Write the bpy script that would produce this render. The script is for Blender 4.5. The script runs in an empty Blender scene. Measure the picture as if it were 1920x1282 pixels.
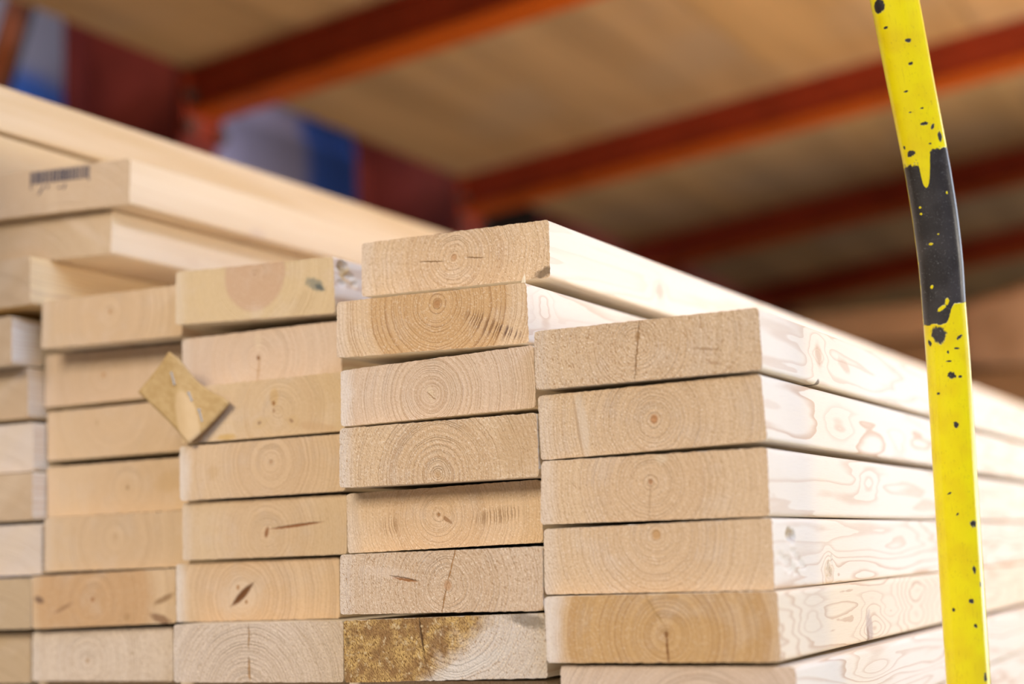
import bpy, bmesh, math, random
from mathutils import Vector, Matrix
R = math.radians
scene = bpy.context.scene
COL = scene.collection
CZ = 0.245                      # height of the camera above the floor; tables below are measured from camera height
rnd = random.Random(7)

# ------------------------------------------------------------------ helpers
def tag(o, label=None, cat=None, group=None, kind=None):
    if label: o['label'] = label
    if cat: o['category'] = cat
    if group: o['group'] = group
    if kind: o['kind'] = kind
    return o

def link(name, me, mats, parent=None, loc=(0, 0, 0)):
    o = bpy.data.objects.new(name, me)
    for m in (mats if isinstance(mats, (list, tuple)) else [mats]):
        me.materials.append(m)
    COL.objects.link(o)
    o.location = loc
    if parent: o.parent = parent
    return o

def empty(name, loc=(0, 0, 0)):
    o = bpy.data.objects.new(name, None)
    o.empty_display_size = .05
    COL.objects.link(o); o.location = loc
    return o

def box_bm(bm, x0, x1, y0, y1, z0, z1, mat=None, bev=0.0):
    vs = [bm.verts.new(p) for p in ((x0,y0,z0),(x1,y0,z0),(x1,y1,z0),(x0,y1,z0),(x0,y0,z1),(x1,y0,z1),(x1,y1,z1),(x0,y1,z1))]
    fs = [bm.faces.new([vs[i] for i in f]) for f in ((3,2,1,0),(4,5,6,7),(0,1,5,4),(1,2,6,5),(2,3,7,6),(3,0,4,7))]
    if bev:
        es = list({e for f in fs for e in f.edges})
        bmesh.ops.bevel(bm, geom=es, offset=bev, segments=2, affect='EDGES', profile=.6)
    if mat is not None:
        bmesh.ops.transform(bm, matrix=mat, verts=[v for v in bm.verts if v.is_valid and not v.tag])
    for v in bm.verts: v.tag = True

def mesh_of(bm, name, smooth=False):
    me = bpy.data.meshes.new(name)
    bmesh.ops.recalc_face_normals(bm, faces=bm.faces)
    bm.to_mesh(me); bm.free()
    if smooth:
        for p in me.polygons: p.use_smooth = True
    return me

# ------------------------------------------------------------------ node helper
class NT:
    def __init__(s, name):
        s.mat = bpy.data.materials.new(name); s.mat.use_nodes = True
        s.t = s.mat.node_tree; s.t.nodes.clear()
        s.out = s.n('ShaderNodeOutputMaterial'); s.b = s.n('ShaderNodeBsdfPrincipled')
        s.t.links.new(s.b.outputs[0], s.out.inputs[0])
    def n(s, k): return s.t.nodes.new(k)
    def set(s, sock, v):
        if isinstance(v, bpy.types.NodeSocket): s.t.links.new(v, sock)
        elif v is not None:
            if hasattr(sock.default_value, '__len__'):
                v = tuple(v)
                if len(sock.default_value) == 4 and len(v) == 3: v = v + (1,)
            sock.default_value = v
    def m(s, op, a, b=None, c=None, clamp=False):
        q = s.n('ShaderNodeMath'); q.operation = op; q.use_clamp = clamp
        s.set(q.inputs[0], a); s.set(q.inputs[1], b)
        if c is not None: s.set(q.inputs[2], c)
        return q.outputs[0]
    def vm(s, op, a, b=None):
        q = s.n('ShaderNodeVectorMath'); q.operation = op
        s.set(q.inputs[0], a)
        if b is not None: s.set(q.inputs[3 if op == 'SCALE' else 1], b)
        return q.outputs[1] if op in ('LENGTH', 'DOT_PRODUCT') else q.outputs[0]
    def noise(s, vec, scale, detail=2.0, rough=.5, dim='3D', w=None):
        q = s.n('ShaderNodeTexNoise'); q.noise_dimensions = dim
        if vec is not None: s.set(q.inputs['Vector'], vec)
        if w is not None: s.set(q.inputs['W'], w)
        q.inputs['Scale'].default_value = scale; q.inputs['Detail'].default_value = detail
        q.inputs['Roughness'].default_value = rough
        return q.outputs[0], q.outputs[1]
    def white(s, w):
        q = s.n('ShaderNodeTexWhiteNoise'); q.noise_dimensions = '1D'; s.set(q.inputs['W'], w); return q.outputs[0]
    def sm(s, x, a, b, lo=0., hi=1., lin=False):
        q = s.n('ShaderNodeMapRange'); q.interpolation_type = 'LINEAR' if lin else 'SMOOTHSTEP'
        s.set(q.inputs[0], x); q.inputs[1].default_value = a; q.inputs[2].default_value = b
        q.inputs[3].default_value = lo; q.inputs[4].default_value = hi
        return q.outputs[0]
    def mix(s, f, a, b, blend='MIX'):
        q = s.n('ShaderNodeMix'); q.data_type = 'RGBA'; q.blend_type = blend
        s.set(q.inputs[0], f); s.set(q.inputs[6], a); s.set(q.inputs[7], b)
        return q.outputs[2]
    def sep(s, v):
        q = s.n('ShaderNodeSeparateXYZ'); s.set(q.inputs[0], v); return q.outputs
    def comb(s, x=0., y=0., z=0.):
        q = s.n('ShaderNodeCombineXYZ')
        for i, v in enumerate((x, y, z)): s.set(q.inputs[i], v)
        return q.outputs[0]
    def coord(s, k='Object'):
        return s.n('ShaderNodeTexCoord').outputs[k]
    def bump(s, h, strength, dist):
        q = s.n('ShaderNodeBump'); q.inputs['Strength'].default_value = strength
        q.inputs['Distance'].default_value = dist; s.set(q.inputs['Height'], h)
        s.t.links.new(q.outputs[0], s.b.inputs['Normal'])
    def fin(s, col, rough=.6, spec=.3, metal=0.):
        s.set(s.b.inputs['Base Color'], col); s.set(s.b.inputs['Roughness'], rough)
        s.set(s.b.inputs['Specular IOR Level'], spec); s.set(s.b.inputs['Metallic'], metal)
        return s.mat
    # soft ellipse at (cx, cz) in the plane of sockets a, b
    def blob(s, a, b, cx, cz, rx, rz, ang=0., soft=.4, wob=None, wamp=.6):
        c, n = math.cos(R(ang)), math.sin(R(ang))
        dx = s.m('SUBTRACT', a, cx); dz = s.m('SUBTRACT', b, cz)
        u = s.m('MULTIPLY_ADD', dx, c / rx, s.m('MULTIPLY', dz, n / rx))
        v = s.m('MULTIPLY_ADD', dx, -n / rz, s.m('MULTIPLY', dz, c / rz))
        d = s.m('SQRT', s.m('MULTIPLY_ADD', u, u, s.m('MULTIPLY', v, v)))
        if wob is not None:
            d = s.m('ADD', d, s.m('MULTIPLY_ADD', wob, wamp, -wamp / 2))
        return s.sm(d, 1 - soft, 1 + soft, 1., 0.)

# ------------------------------------------------------------------ sawn softwood
SAP = (.67, .465, .275); LATE = (.40, .235, .115); HEART = (.60, .385, .21)
PITH = (.30, .135, .05); DARK = (.10, .05, .02)
def end_grain(name, seed, p):
    s = NT(name)
    P = s.vm('SCALE', s.coord(), 1000.)
    x, y, z = s.sep(P)
    off = Vector((seed * 37.1, seed * 11.7, seed * 23.3))
    Po = s.vm('ADD', P, off)
    _, nc = s.noise(Po, 1 / 16., 2, .5)
    wob = s.vm('SCALE', s.vm('SUBTRACT', nc, (.5, .5, .5)), p.get('wob', 3.5))
    _, nc2 = s.noise(Po, 1 / 3., 2, .5)
    wob2 = s.vm('SCALE', s.vm('SUBTRACT', nc2, (.5, .5, .5)), .8)
    Q = s.sep(s.vm('ADD', s.vm('ADD', P, wob), wob2))
    px, pz = p['pith']
    dx = s.m('SUBTRACT', Q[0], px); dz = s.m('SUBTRACT', Q[2], pz)
    r = s.m('SQRT', s.m('MULTIPLY_ADD', dx, dx, s.m('MULTIPLY', dz, dz)))
    n1, _ = s.noise(None, .11, 2, .5, '1D', s.m('ADD', r, seed * 13.))
    t = s.m('DIVIDE', s.m('MULTIPLY_ADD', n1, p.get('rvar', 9.), r), p.get('sp', 2.2))
    fr = s.m('FRACT', t)
    late = s.m('MULTIPLY', s.sm(fr, .3, .88), s.sm(fr, .9, 1., 1., 0.))
    rs = s.sm(s.white(s.m('FLOOR', t)), 0, 1, .35, 1., True)
    pat, _ = s.noise(Po, 1 / 22., 3, .55)
    fine, _ = s.noise(Po, .85, 3, .65)
    # torn fibres leaning across the cut
    st = s.vm('MULTIPLY', s.comb(s.m('MULTIPLY_ADD', z, .45, x), y, s.m('MULTIPLY_ADD', x, -.45, z)), (1.5, .5, .5))
    fib, _ = s.noise(s.vm('ADD', st, off), .9, 2, .6)
    late = s.m('MULTIPLY', s.m('MULTIPLY', late, rs), s.sm(pat, .3, .7, .55, 1.15))
    hr = p.get('hr', 42.); hw = p.get('hw', 14.)
    hm = s.m('MULTIPLY', s.sm(r, hr - hw, hr + hw, 1., 0.), p.get('hs', .6))
    col = s.mix(hm, p.get('sap', SAP), p.get('heart', HEART))
    col = s.mix(s.m('MULTIPLY', late, p.get('ct', .55) * 1.12), col, p.get('late', LATE))
    col = s.mix(s.sm(pat, .45, .8, 0., .35), col, (.70, .55, .41))
    # weathered pale band at the left arris
    el = s.m('ADD', x, s.m('MULTIPLY_ADD', pat, 14., -7.))
    col = s.mix(s.sm(el, -72, -60, p.get('pale', .5), 0.), col, (.74, .64, .54))
    # rough saw texture: pale torn flecks and darker pores
    rg = p.get('rough', .5)
    col = s.mix(s.m('MULTIPLY', s.sm(fine, .52, .70), .8 * rg), col, (.90, .73, .53))
    col = s.mix(s.m('MULTIPLY', s.sm(fib, .55, .72), 1.0 * rg), col, p.get('fleck', (.38, .21, .09)))
    # pith
    pr = p.get('pr', 1.2)
    if pr:
        col = s.mix(s.m('MULTIPLY', s.blob(x, z, px, pz, pr, pr * 1.15, 0, .3, pat, .8), p.get('ps', .8)), col, p.get('pc', PITH))
    h = s.m('MULTIPLY_ADD', late, .9, s.m('MULTIPLY_ADD', fine, .8, s.m('MULTIPLY', fib, -.9 * (.4 + rg))))
    wb, _ = s.noise(Po, .28, 2, .6)
    for f in p.get('f', ()):
        k = f[0]
        if k == 'blob':        # kind, x, z, rx, rz, angle, colour, strength, softness
            mk = s.m('MULTIPLY', s.blob(x, z, f[1], f[2], f[3], f[4], f[5], f[8] if len(f) > 8 else .4, wb, 1.1), f[7])
            col = s.mix(mk, col, f[6])
        elif k == 'streak':    # dark latewood inside an ellipse
            mk = s.blob(x, z, f[1], f[2], f[3], f[4], f[5], .5, wb, .6)
            mk = s.m('MULTIPLY', s.m('MULTIPLY', mk, s.sm(fr, .35, .75)), f[7])
            col = s.mix(mk, col, f[6])
        elif k == 'crack':     # kind, x0, z0, x1, z1, width, colour, strength
            x0, z0, x1, z1 = f[1:5]; L = math.hypot(x1 - x0, z1 - z0); a = math.degrees(math.atan2(z1 - z0, x1 - x0))
            jig = s.m('MULTIPLY_ADD', wb, 2.4, -1.2)
            mk = s.m('MULTIPLY', s.blob(s.m('ADD', x, jig), s.m('ADD', z, s.m('MULTIPLY', jig, .6)), (x0 + x1) / 2, (z0 + z1) / 2, L / 2, f[5], a, .35), f[7])
            col = s.mix(mk, col, f[6]); h = s.m('MULTIPLY_ADD', mk, -2., h)
        elif k == 'rot':       # ochre decay over the left part, ragged edge
            e = s.m('ADD', x, s.m('MULTIPLY_ADD', pat, 90., s.m('MULTIPLY_ADD', z, -1.1, -45.)))
            mk = s.sm(e, f[1] - 16, f[1] + 16, 1., 0.)
            big, _ = s.noise(Po, .09, 3, .6)
            c2 = s.mix(s.sm(big, .36, .62), (.64, .39, .12), (.31, .155, .045))
            c2 = s.mix(s.sm(fib, .46, .62), c2, (.20, .095, .025))
            c2 = s.mix(s.sm(wb, .55, .75, 0, .8), c2, (.74, .55, .30))
            col = s.mix(s.m('MULTIPLY', mk, .95), col, c2)
    if 'dull' in p: col = s.mix(p['dull'], col, p.get('dullc', (.52, .36, .215)))
    s.bump(h, .62, .0008 * (.5 + rg))
    return s.fin(col, .8, .12)

SIDE = (.86, .75, .58); SLINE = (.60, .37, .20)
def side_grain(name, seed, p):
    s = NT(name)
    P = s.vm('SCALE', s.coord(), 1000.)
    x, y, z = s.sep(P)
    off = Vector((seed * 37.1, seed * 11.7, seed * 23.3))
    Pl = s.vm('ADD', s.vm('MULTIPLY', P, (1., .07, 1.)), off)
    n, _ = s.noise(Pl, 1 / 20., 2, .45)
    Pm = s.vm('ADD', s.vm('MULTIPLY', P, (1., .2, 1.)), off)
    n2, _ = s.noise(Pm, 1 / 5., 2, .5)
    px, pz = p['pith']
    dx = s.m('SUBTRACT', x, px); dz = s.m('SUBTRACT', z, pz)
    r = s.m('SQRT', s.m('MULTIPLY_ADD', dx, dx, s.m('MULTIPLY', dz, dz)))
    r = s.m('ADD', r, s.m('MULTIPLY', n, p.get('samp', 22.)))
    r = s.m('MULTIPLY_ADD', n2, .7, r)
    r = s.m('MULTIPLY_ADD', y, p.get('taper', .012), r)
    core = None
    for (ky, kz, ry, rz, A) in p.get('knots', ()):
        a = s.m('MULTIPLY', s.m('SUBTRACT', y, ky), 1 / ry); b = s.m('MULTIPLY', s.m('SUBTRACT', z, kz), 1 / rz)
        d2 = s.m('MULTIPLY_ADD', a, a, s.m('MULTIPLY', b, b))
        g = s.m('EXPONENT', s.m('MULTIPLY', d2, -1.))
        r = s.m('MULTIPLY_ADD', g, A, r)
    sp = p.get('ssp', 3.4)
    t = s.m('DIVIDE', r, sp); fr = s.m('FRACT', t)
    late = s.m('MULTIPLY', s.sm(fr, p.get('lw', .55), .93), s.sm(fr, .95, 1., 1., 0.))
    rs = s.sm(s.white(s.m('FLOOR', t)), 0, 1, .3, 1., True)
    late = s.m('MULTIPLY', late, rs)
    pat, _ = s.noise(Pl, 1 / 30., 2, .5)
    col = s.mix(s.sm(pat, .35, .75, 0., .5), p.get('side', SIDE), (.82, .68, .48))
    col = s.mix(s.m('MULTIPLY', late, p.get('sct', .85)), col, SLINE)
    f, _ = s.noise(s.vm('ADD', s.vm('MULTIPLY', P, (1., .05, 1.)), off), 1.4, 2, .6)
    col = s.mix(s.sm(f, .5, .8, 0., .2), col, (.70, .56, .42))
    wb, _ = s.noise(s.vm('ADD', P, off), .2, 2, .6)
    for (ky, kz, ry, rz, ang, c, st) in p.get('sb', ()):
        col = s.mix(s.m('MULTIPLY', s.blob(y, z, ky, kz, ry, rz, ang, .45, wb, 1.), st), col, c)
    s.bump(s.m('MULTIPLY_ADD', late, -.5, f), .25, .0004)
    return s.fin(col, p.get('srough', .55), .25)

def plain_wood(name, c1, c2, axis=(1, .05, 1), scale=20., rough=.7):
    s = NT(name)
    P = s.vm('MULTIPLY', s.coord(), axis)
    n, _ = s.noise(P, scale, 4, .6); n2, _ = s.noise(s.coord(), 2.2, 2, .5)
    col = s.mix(s.sm(n, .3, .7), c1, c2)
    col = s.mix(s.sm(n2, .4, .7, 0, .35), col, c2)
    s.bump(n, .2, .001)
    return s.fin(col, rough, .2)

# ------------------------------------------------------------------ planks
def outline(tl, tr, br, bl, rad, nh, nv):
    """rounded four-sided cross-section, counter-clockwise seen from the front (-Y); returns list of (x, z)"""
    cs = [Vector(bl), Vector(br), Vector(tr), Vector(tl)]
    pts = []
    for i in range(4):
        a, b, c = cs[i - 1], cs[i], cs[(i + 1) % 4]
        d0 = (a - b).normalized(); d1 = (c - b).normalized()
        p0 = b + d0 * rad; p1 = b + d1 * rad
        for k in range(5):
            t = k / 4
            pts.append((1 - t) ** 2 * p0 + 2 * t * (1 - t) * b + t * t * p1)
        n = nh if i in (0, 2) else nv
        q = c - d1 * rad
        for k in range(1, n):
            pts.append(p1.lerp(q, k / n))
    return pts

def plank(key, Y, tl, tr, br, bl, label, p, seed, L=3.0, skew=0., dense=False, rad=.0028, jit=.00025, group='sawn planks piled in stacks'):
    xc = (tl[0] + tr[0] + br[0] + bl[0]) / 4; zc = (tl[1] + tr[1] + br[1] + bl[1]) / 4
    q = [((a[0] - xc) / 1000, (a[1] - zc) / 1000) for a in (tl, tr, br, bl)]
    pts = outline(*q, rad, 60 if jit else 20, 28 if (dense or jit) else 8)
    ys = [0, .0012, .003, .007, .015, .04, .12, .35, .7, 1.2, 1.8, 2.4, L]
    if dense: ys = [0, .0008, .002] + [.002 + .0016 * k for k in range(1, 80)] + [.16, .35, .7, 1.2, 1.8, 2.4, L]
    rg = random.Random(seed * 101 + 5)
    bm = bmesh.new(); rings = []
    W = .148
    for j, y in enumerate(ys):
        ring = []
        for i, v in enumerate(pts):
            x, z = v.x, v.y
            yy = y
            if jit and j < 3:
                k = jit * (1., .7, .3)[j]
                x += rg.uniform(-k, k); z += rg.uniform(-k, k)
                if j == 0: yy += rg.uniform(-.3, .3) * jit
            if skew: yy += skew * (x / W) * max(0, 1 - y / 1.)
            if dense and x > q[1][0] - .0035 and y < .128:
                for (ty, tz, ry, rz, dep) in p.get('tear', ()):
                    g = 1 - ((y - ty) / ry) ** 2 - ((z - tz) / rz) ** 2
                    if g > 0: x -= dep * g ** .5 * rg.uniform(.65, 1.1)
            ring.append(bm.verts.new((x, yy, z)))
        rings.append(ring)
    n = len(pts)
    f = bm.faces.new(rings[0]); f.material_index = 0
    f2 = bm.faces.new(list(reversed(rings[-1]))); f2.material_index = 0
    for j in range(len(ys) - 1):
        for i in range(n):
            g = bm.faces.new((rings[j][i], rings[j + 1][i], rings[j + 1][(i + 1) % n], rings[j][(i + 1) % n]))
            g.material_index = 1; g.smooth = True
    bm.normal_update()
    for f_ in (f, f2):
        for e in f_.edges: e.smooth = False
    me = mesh_of(bm, 'plank')
    o = link('plank', me, [end_grain('end_grain_' + key, seed, p), side_grain('side_grain_' + key, seed, p)], None, (xc / 1000, Y, zc / 1000 + CZ))
    return tag(o, label, 'plank', group)

def rect(xl, xr, zt, zb): return (xl, zt), (xr, zt), (xr, zb), (xl, zb)
def sc(k, *c): return [(a * k, b * k) for a, b in c]

T_ = (.52, .36, .21)
# --- right-hand stack
RS = 'the rightmost stack'
plank('ra', .895, (-442.1, 141.8), (-293.3, 141.8), (-292.9, 104.6), (-442.5, 104.6),
      'top plank of the rightmost stack, rough speckled end with a vertical crack',
      dict(pith=(-5, 5), sp=1.9, ct=.35, rough=1.25, pr=0, hs=.3, pale=.25, fleck=(.42, .23, .10), knots=[(118, 2, 22, 15, 9.)], sb=[(118, 1, 7, 6, 0, SLINE, .7), (112, -17.5, 4, 2, 20, (.16, .11, .06), .9), (179, 0, 14, 4, -10, SLINE, .5)],
           f=[('crack', -2, 19, -7, -19, .45, (.30, .15, .05), .9), ('blob', -3.5, 9, 1.6, 3.2, -15, (.36, .19, .07), .7), ('blob', 40, -3, 8, .9, -8, (.36, .19, .08), .6), ('blob', 45, -12, 5, .9, -12, (.38, .20, .09), .5)]), 1)
plank('rb', .899, (-443.1, 101.0), (-295.6, 102.7), (-293.9, 63.2), (-442.6, 60.5),
      'second plank from top of rightmost stack, round orange pith centred in its end',
      dict(pith=(4, -1), sp=2.2, ct=.42, rough=.9, pr=2.3, pc=(.46, .20, .07), hs=.35, pale=.3, ssp=4.2, knots=[(160, -2, 42, 13, 9.), (322, -3, 38, 11, 8.)],
           f=[('blob', -44, 0, 3.5, 22, 8, (.68, .52, .36), .75), ('blob', -47.5, 0, .9, 22, 8, (.42, .25, .12), .5)]), 2)
plank('rc', .896, (-440.8, 59.5), (-293.3, 58.9), (-294.1, 18.9), (-443.2, 20.2),
      'third plank from top of rightmost stack, small pith high in faint rings',
      dict(pith=(0, 3.5), sp=2.6, ct=.45, rough=.6, pr=1.4, pc=(.40, .18, .07), hs=.5, pale=.4, ssp=4., knots=[(223, 4, 26, 9, 9.)],
           f=[('crack', 0, 2, -2, -19, .35, (.50, .30, .14), .6), ('blob', 8, 17, 4, 3, 0, (.72, .55, .36), .5)]), 3)
plank('rd', .894, (-440.0, 17.1), (-292.1, 17.8), (-293.0, -23.7), (-441.0, -23.0),
      'fourth plank of rightmost stack, tan pith spot at top edge, torn side grain',
      dict(pith=(1.5, 14), sp=2.7, ct=.4, rough=.65, pr=3.0, pc=(.55, .31, .13), ps=.9, hs=.4, pale=.35, ssp=3.,
           knots=[(111, -12, 12, 12, 8.), (194, -16, 60, 7, 5.)],
           sb=[(111, -15, 10, 7, 0, (.72, .52, .30), .6), (32, 10, 7, 3.5, 0, (.78, .64, .42), .5)],
           tear=[(.030, .011, .006, .0038, .005), (.037, .0095, .006, .004, .005)] + [(.012 + .0045 * q + .013 * w_, -.001 - .0024 * q - .002 * w_ + .006 * (w_ == 2), .0075, .0014, .0010) for w_ in range(3) for q in range(5)]
           + [(.106, -.013, .003, .003, .002), (.111, -.010, .003, .004, .0022), (.116, -.014, .003, .003, .002), (.110, -.016, .004, .002, .002), (.118, -.006, .002, .004, .0015)]), 4, dense=True)
plank('re', .885, (-437.1, -24.1), (-288.6, -24.1), (-288.9, -64.0), (-437.0, -64.0),
      'fifth plank of the rightmost stack, warm orange end split from the pith down',
      dict(pith=(5, -3.5), sp=2.4, ct=.78, rough=.35, pr=1.5, pc=(.26, .11, .035), heart=(.56, .335, .14), hr=66, hw=6, hs=1., late=(.38, .19, .065), pale=.8, wob=2.5, ssp=2.6, side=(.85, .70, .48), sct=.9,
           knots=[(209, -8, 34, 16, 12.), (61, 0, 30, 12, 7.), (330, 0, 60, 30, 14.)], sb=[(195, -12, 8, 11, 10, (.50, .36, .28), .75), (190, -16, 3, 5, 10, (.32, .18, .10), .7)],
           f=[('crack', 5, -3, 5.5, -20, .55, (.22, .08, .02), .95), ('crack', -8, 20, 4, 0, .5, (.46, .26, .09), .6)]), 5)
plank('rf', .889, (-429.9, -65.9), (-281.7, -66.7), (-281.7, -107), (-429.9, -107),
      'lowest plank in view of rightmost stack, smooth pinkish end at the bottom edge',
      dict(pith=(15, -24), sp=2.5, ct=.3, rough=.3, pr=0, hs=.2, pale=.2, sap=(.64, .47, .335), ssp=3.2, knots=[(172, 6, 60, 12, 10.)]), 6)

# --- second stack from right
plank('sa', .944, (-600.5, 226.4), (-452.0, 224.1), (-452.5, 184.8), (-601.6, 187.9),
      'top plank of second stack from right, short cracks either side of the pith',
      dict(pith=(1, 1.5), sp=2.3, ct=.5, rough=.75, pr=2., pc=(.48, .25, .11), ps=.7, hs=.45, pale=.3, wob=4.5, ssp=5., sct=.3, knots=[(195, -6, 14, 10, 8.)], sb=[(195, -4, 8, 6, 0, (.60, .42, .28), .6)],
           f=[('crack', -26, 1.5, -8, -.5, .4, (.20, .10, .03), .9), ('crack', 11, .2, 24, -1.5, .4, (.22, .11, .04), .9), ('blob', 70, -17, 8, 3, 20, (.14, .09, .05), .8)]), 7)
plank('sb', .917, (-604.8, 180.9), (-457.1, 178.1), (-456.9, 138.2), (-606.3, 141.8),
      'second plank down in second stack from right, orange heart, dark streaks lower right',
      dict(pith=(6.5, 11.5), sp=2.9, ct=.8, rough=.5, pr=2.3, pc=(.40, .19, .07), heart=(.575, .345, .155), hr=54, hw=4, hs=.9, late=(.36, .18, .065), pale=.3, wob=2.5, ssp=4.4, sct=.5, knots=[(25, 6, 14, 15, 8.)],
           f=[('streak', 44, -7, 18, 5.5, -30, (.24, .12, .05), .75), ('streak', 60, -12.5, 9, 3.2, -24, (.13, .07, .05), .8)]), 8)
plank('sc', .909, (-597.8, 131.4), (-449.9, 135.4), (-449.5, 95.0), (-598.4, 93.1),
      'third plank down in second stack from right, pinkish end, tight spiral pith',
      dict(pith=(-3, -4), sp=2.2, ct=.6, rough=.45, pr=0, hs=.3, pale=.7, sap=(.655, .475, .325), heart=(.62, .42, .25), late=(.40, .24, .125), wob=2.5,
           f=[('blob', -3, -4, 2, 5, 15, (.70, .52, .33), .8), ('crack', -6, -3, 0, -8, .5, (.38, .20, .09), .7)]), 9)
k = .899 / .892
plank('sd', .899, *sc(k, (-588.5, 90.0), (-440.8, 89.8), (-441.0, 49.8), (-589.5, 50.6)),
      'fourth plank down in second stack from right, bold arched rings, fuzzy right edge',
      dict(pith=(1.5, -14.5), sp=2.6, ct=.62, rough=.8, pr=2., pc=(.46, .27, .12), ps=.6, hs=.4, pale=.6, late=(.42, .24, .11), wob=3.,
           f=[('blob', 60, 2, 15, 18, 0, (.50, .31, .15), .45)]), 10)
plank('se', .916, (-599.8, 47.4), (-452.0, 49.3), (-451.6, 9.3), (-599.6, 7.3),
      'fifth plank down in second stack from right, short dark streaks right of pith',
      dict(pith=(-2, 2), sp=2.2, ct=.38, rough=.55, pr=1.2, pc=(.28, .13, .04), hs=.45, pale=.35, wob=4.,
           f=[('streak', 43, -.5, 17, 4.5, 6, (.24, .13, .05), .6), ('streak', -40, -4, 7, 6, 0, (.28, .15, .06), .5), ('blob', 4, -1.5, 4, 1.3, -35, (.30, .15, .06), .8)]), 11)
k = .8945 / .885
plank('sf', .8945, *sc(k, (-585.6, 6.2), (-436.8, 6.6), (-438.1, -32.5), (-586.6, -32.4)),
      'sixth plank down in second stack from right, vertical crack and brown slit',
      dict(pith=(7, -2.5), sp=2.7, ct=.42, rough=.9, pr=2.5, pc=(.54, .30, .15), ps=.85, hs=.3, pale=.4, sap=(.655, .47, .31), wob=4.,
           f=[('crack', 13.5, 20, 7, -1, .45, (.42, .20, .06), .9), ('crack', 6, -4, 2, -20, .5, (.36, .17, .05), .9), ('crack', -35, 4, -16, .5, 1.1, (.32, .13, .04), .95), ('blob', -38, 7, 20, 3, -8, (.72, .55, .40), .5)]), 12)
plank('sg', .894, (-589.9, -36.9), (-442.1, -34.4), (-441.2, -73.7), (-590.1, -77.0),
      'ochre stained decayed plank end, whitish at right, low in second stack from right',
      dict(pith=(10, 22), sp=2.6, ct=.3, rough=1.2, pr=0, hs=0, pale=0., sap=(.70, .585, .47), wob=5.,
           f=[('rot', 12), ('crack', -16, 20, -13, -4, .7, (.10, .05, .02), .9), ('blob', -71, 5, 1.5, 3, 10, (.08, .05, .03), .6), ('blob', 62, 17, 14, 4, -14, (.20, .15, .10), .7), ('crack', -14, -4, -8, -19, .5, (.28, .15, .06), .8), ('blob', 16, -12, 30, 5, 20, (.74, .66, .56), .5)]), 13)

# --- third stack from right
plank('ta', .971, (-789.9, 231.2), (-642.8, 226.1), (-642.4, 183.6), (-791.0, 189.7),
      'top plank of third stack from right, pinkish half round heart, torn corner knot',
      dict(pith=(2, 13), sp=2.0, ct=.3, rough=.25, pr=.8, pc=(.32, .17, .09), sap=(.645, .465, .255), heart=(.565, .355, .215), hr=28, hw=1.5, hs=.9, pale=.25, wob=2., rvar=5, ssp=4.,
           sb=[(14, 8, 7, 6, 0, (.70, .46, .16), .8), (11, 12, 5, 3, 0, (.40, .22, .07), .8), (22, 2, 10, 3, -20, (.66, .42, .16), .6)],
           tear=[(.012, .0125, .007, .005, .007), (.018, .006, .010, .0035, .005), (.010, -.001, .006, .003, .003), (.026, .001, .006, .003, .003)],
           f=[('blob', 57, -1, 9, 4, -28, (.20, .20, .15), .75), ('blob', 61, -3.5, 4.5, 1.8, -30, (.10, .11, .10), .8), ('streak', 45, -14, 12, 8, 40, (.42, .26, .12), .5)]), 14, dense=True)
plank('tb', .979, *rect(-791.0, -643, 178.9, 138.7),
      'second plank in third stack from right, single dark dot on faint vertical line',
      dict(pith=(-1, -1), sp=2.1, ct=.22, rough=.5, pr=1.5, pc=(.22, .09, .03), ps=.95, hs=.2, pale=.3, sap=(.655, .48, .335),
           f=[('crack', 0, 0, -2.5, -20, .9, (.50, .28, .12), .6), ('blob', -1, 12, 3, 7, 0, (.70, .53, .35), .6)]), 15)
plank('tc', .955, *rect(-773.1, -625.5, 137.3, 94.9),
      'third plank in third stack from right, yellowish knotty end beside cardboard tag',
      dict(pith=(16, -3), sp=2.4, ct=.25, rough=.3, pr=0, hs=.3, sap=(.65, .46, .26), pale=0.,
           f=[('blob', 12.5, 7, 3.6, 6.5, -5, (.58, .35, .13), .6), ('blob', 12, 3, 1.3, 1.8, 0, (.30, .13, .04), .9), ('blob', 12, -2.5, .9, 1.4, 0, (.30, .13, .04), .8), ('blob', -1, -10.5, 7, 4.2, 20, (.60, .40, .20), .6), ('blob', -1, -10.5, 1.8, 1.2, 20, (.33, .19, .10), .8),
              ('blob', 29, -11.5, 6, 4.5, -25, (.60, .40, .20), .6), ('blob', 27.5, -11, 2, 1.2, -30, (.34, .19, .10), .8), ('blob', -32, -19, 9, 2, 0, (.58, .36, .12), .8), ('blob', 50, -17, 16, 3, -10, (.56, .35, .18), .5)]), 16)
plank('td', .951, *rect(-771.5, -623.8, 92.2, 51.6),
      'fourth plank in the third stack from right, even concentric rings, no cracks',
      dict(pith=(10, 4), sp=2.4, ct=.5, rough=.4, pr=1.4, pc=(.48, .26, .12), ps=.7, hs=.35, pale=.7, f=[('blob', -43, -1, 5, 5, 0, (.56, .36, .18), .5)]), 17)
plank('te', .956, (-773.5, 50.1), (-625.6, 49.1), (-626.7, 7.1), (-773.4, 7.4),
      'fifth plank in third stack from right, thin brown crack right of the pith',
      dict(pith=(4, -4), sp=2.3, ct=.3, rough=.35, pr=0, hs=.4, sap=(.66, .47, .28), pale=.3,
           f=[('crack', 9, -1, 51, 2, 1.0, (.28, .11, .04), .95), ('blob', 4, -3, 1.6, 4.2, -12, (.30, .13, .05), .9)]), 18)
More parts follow.
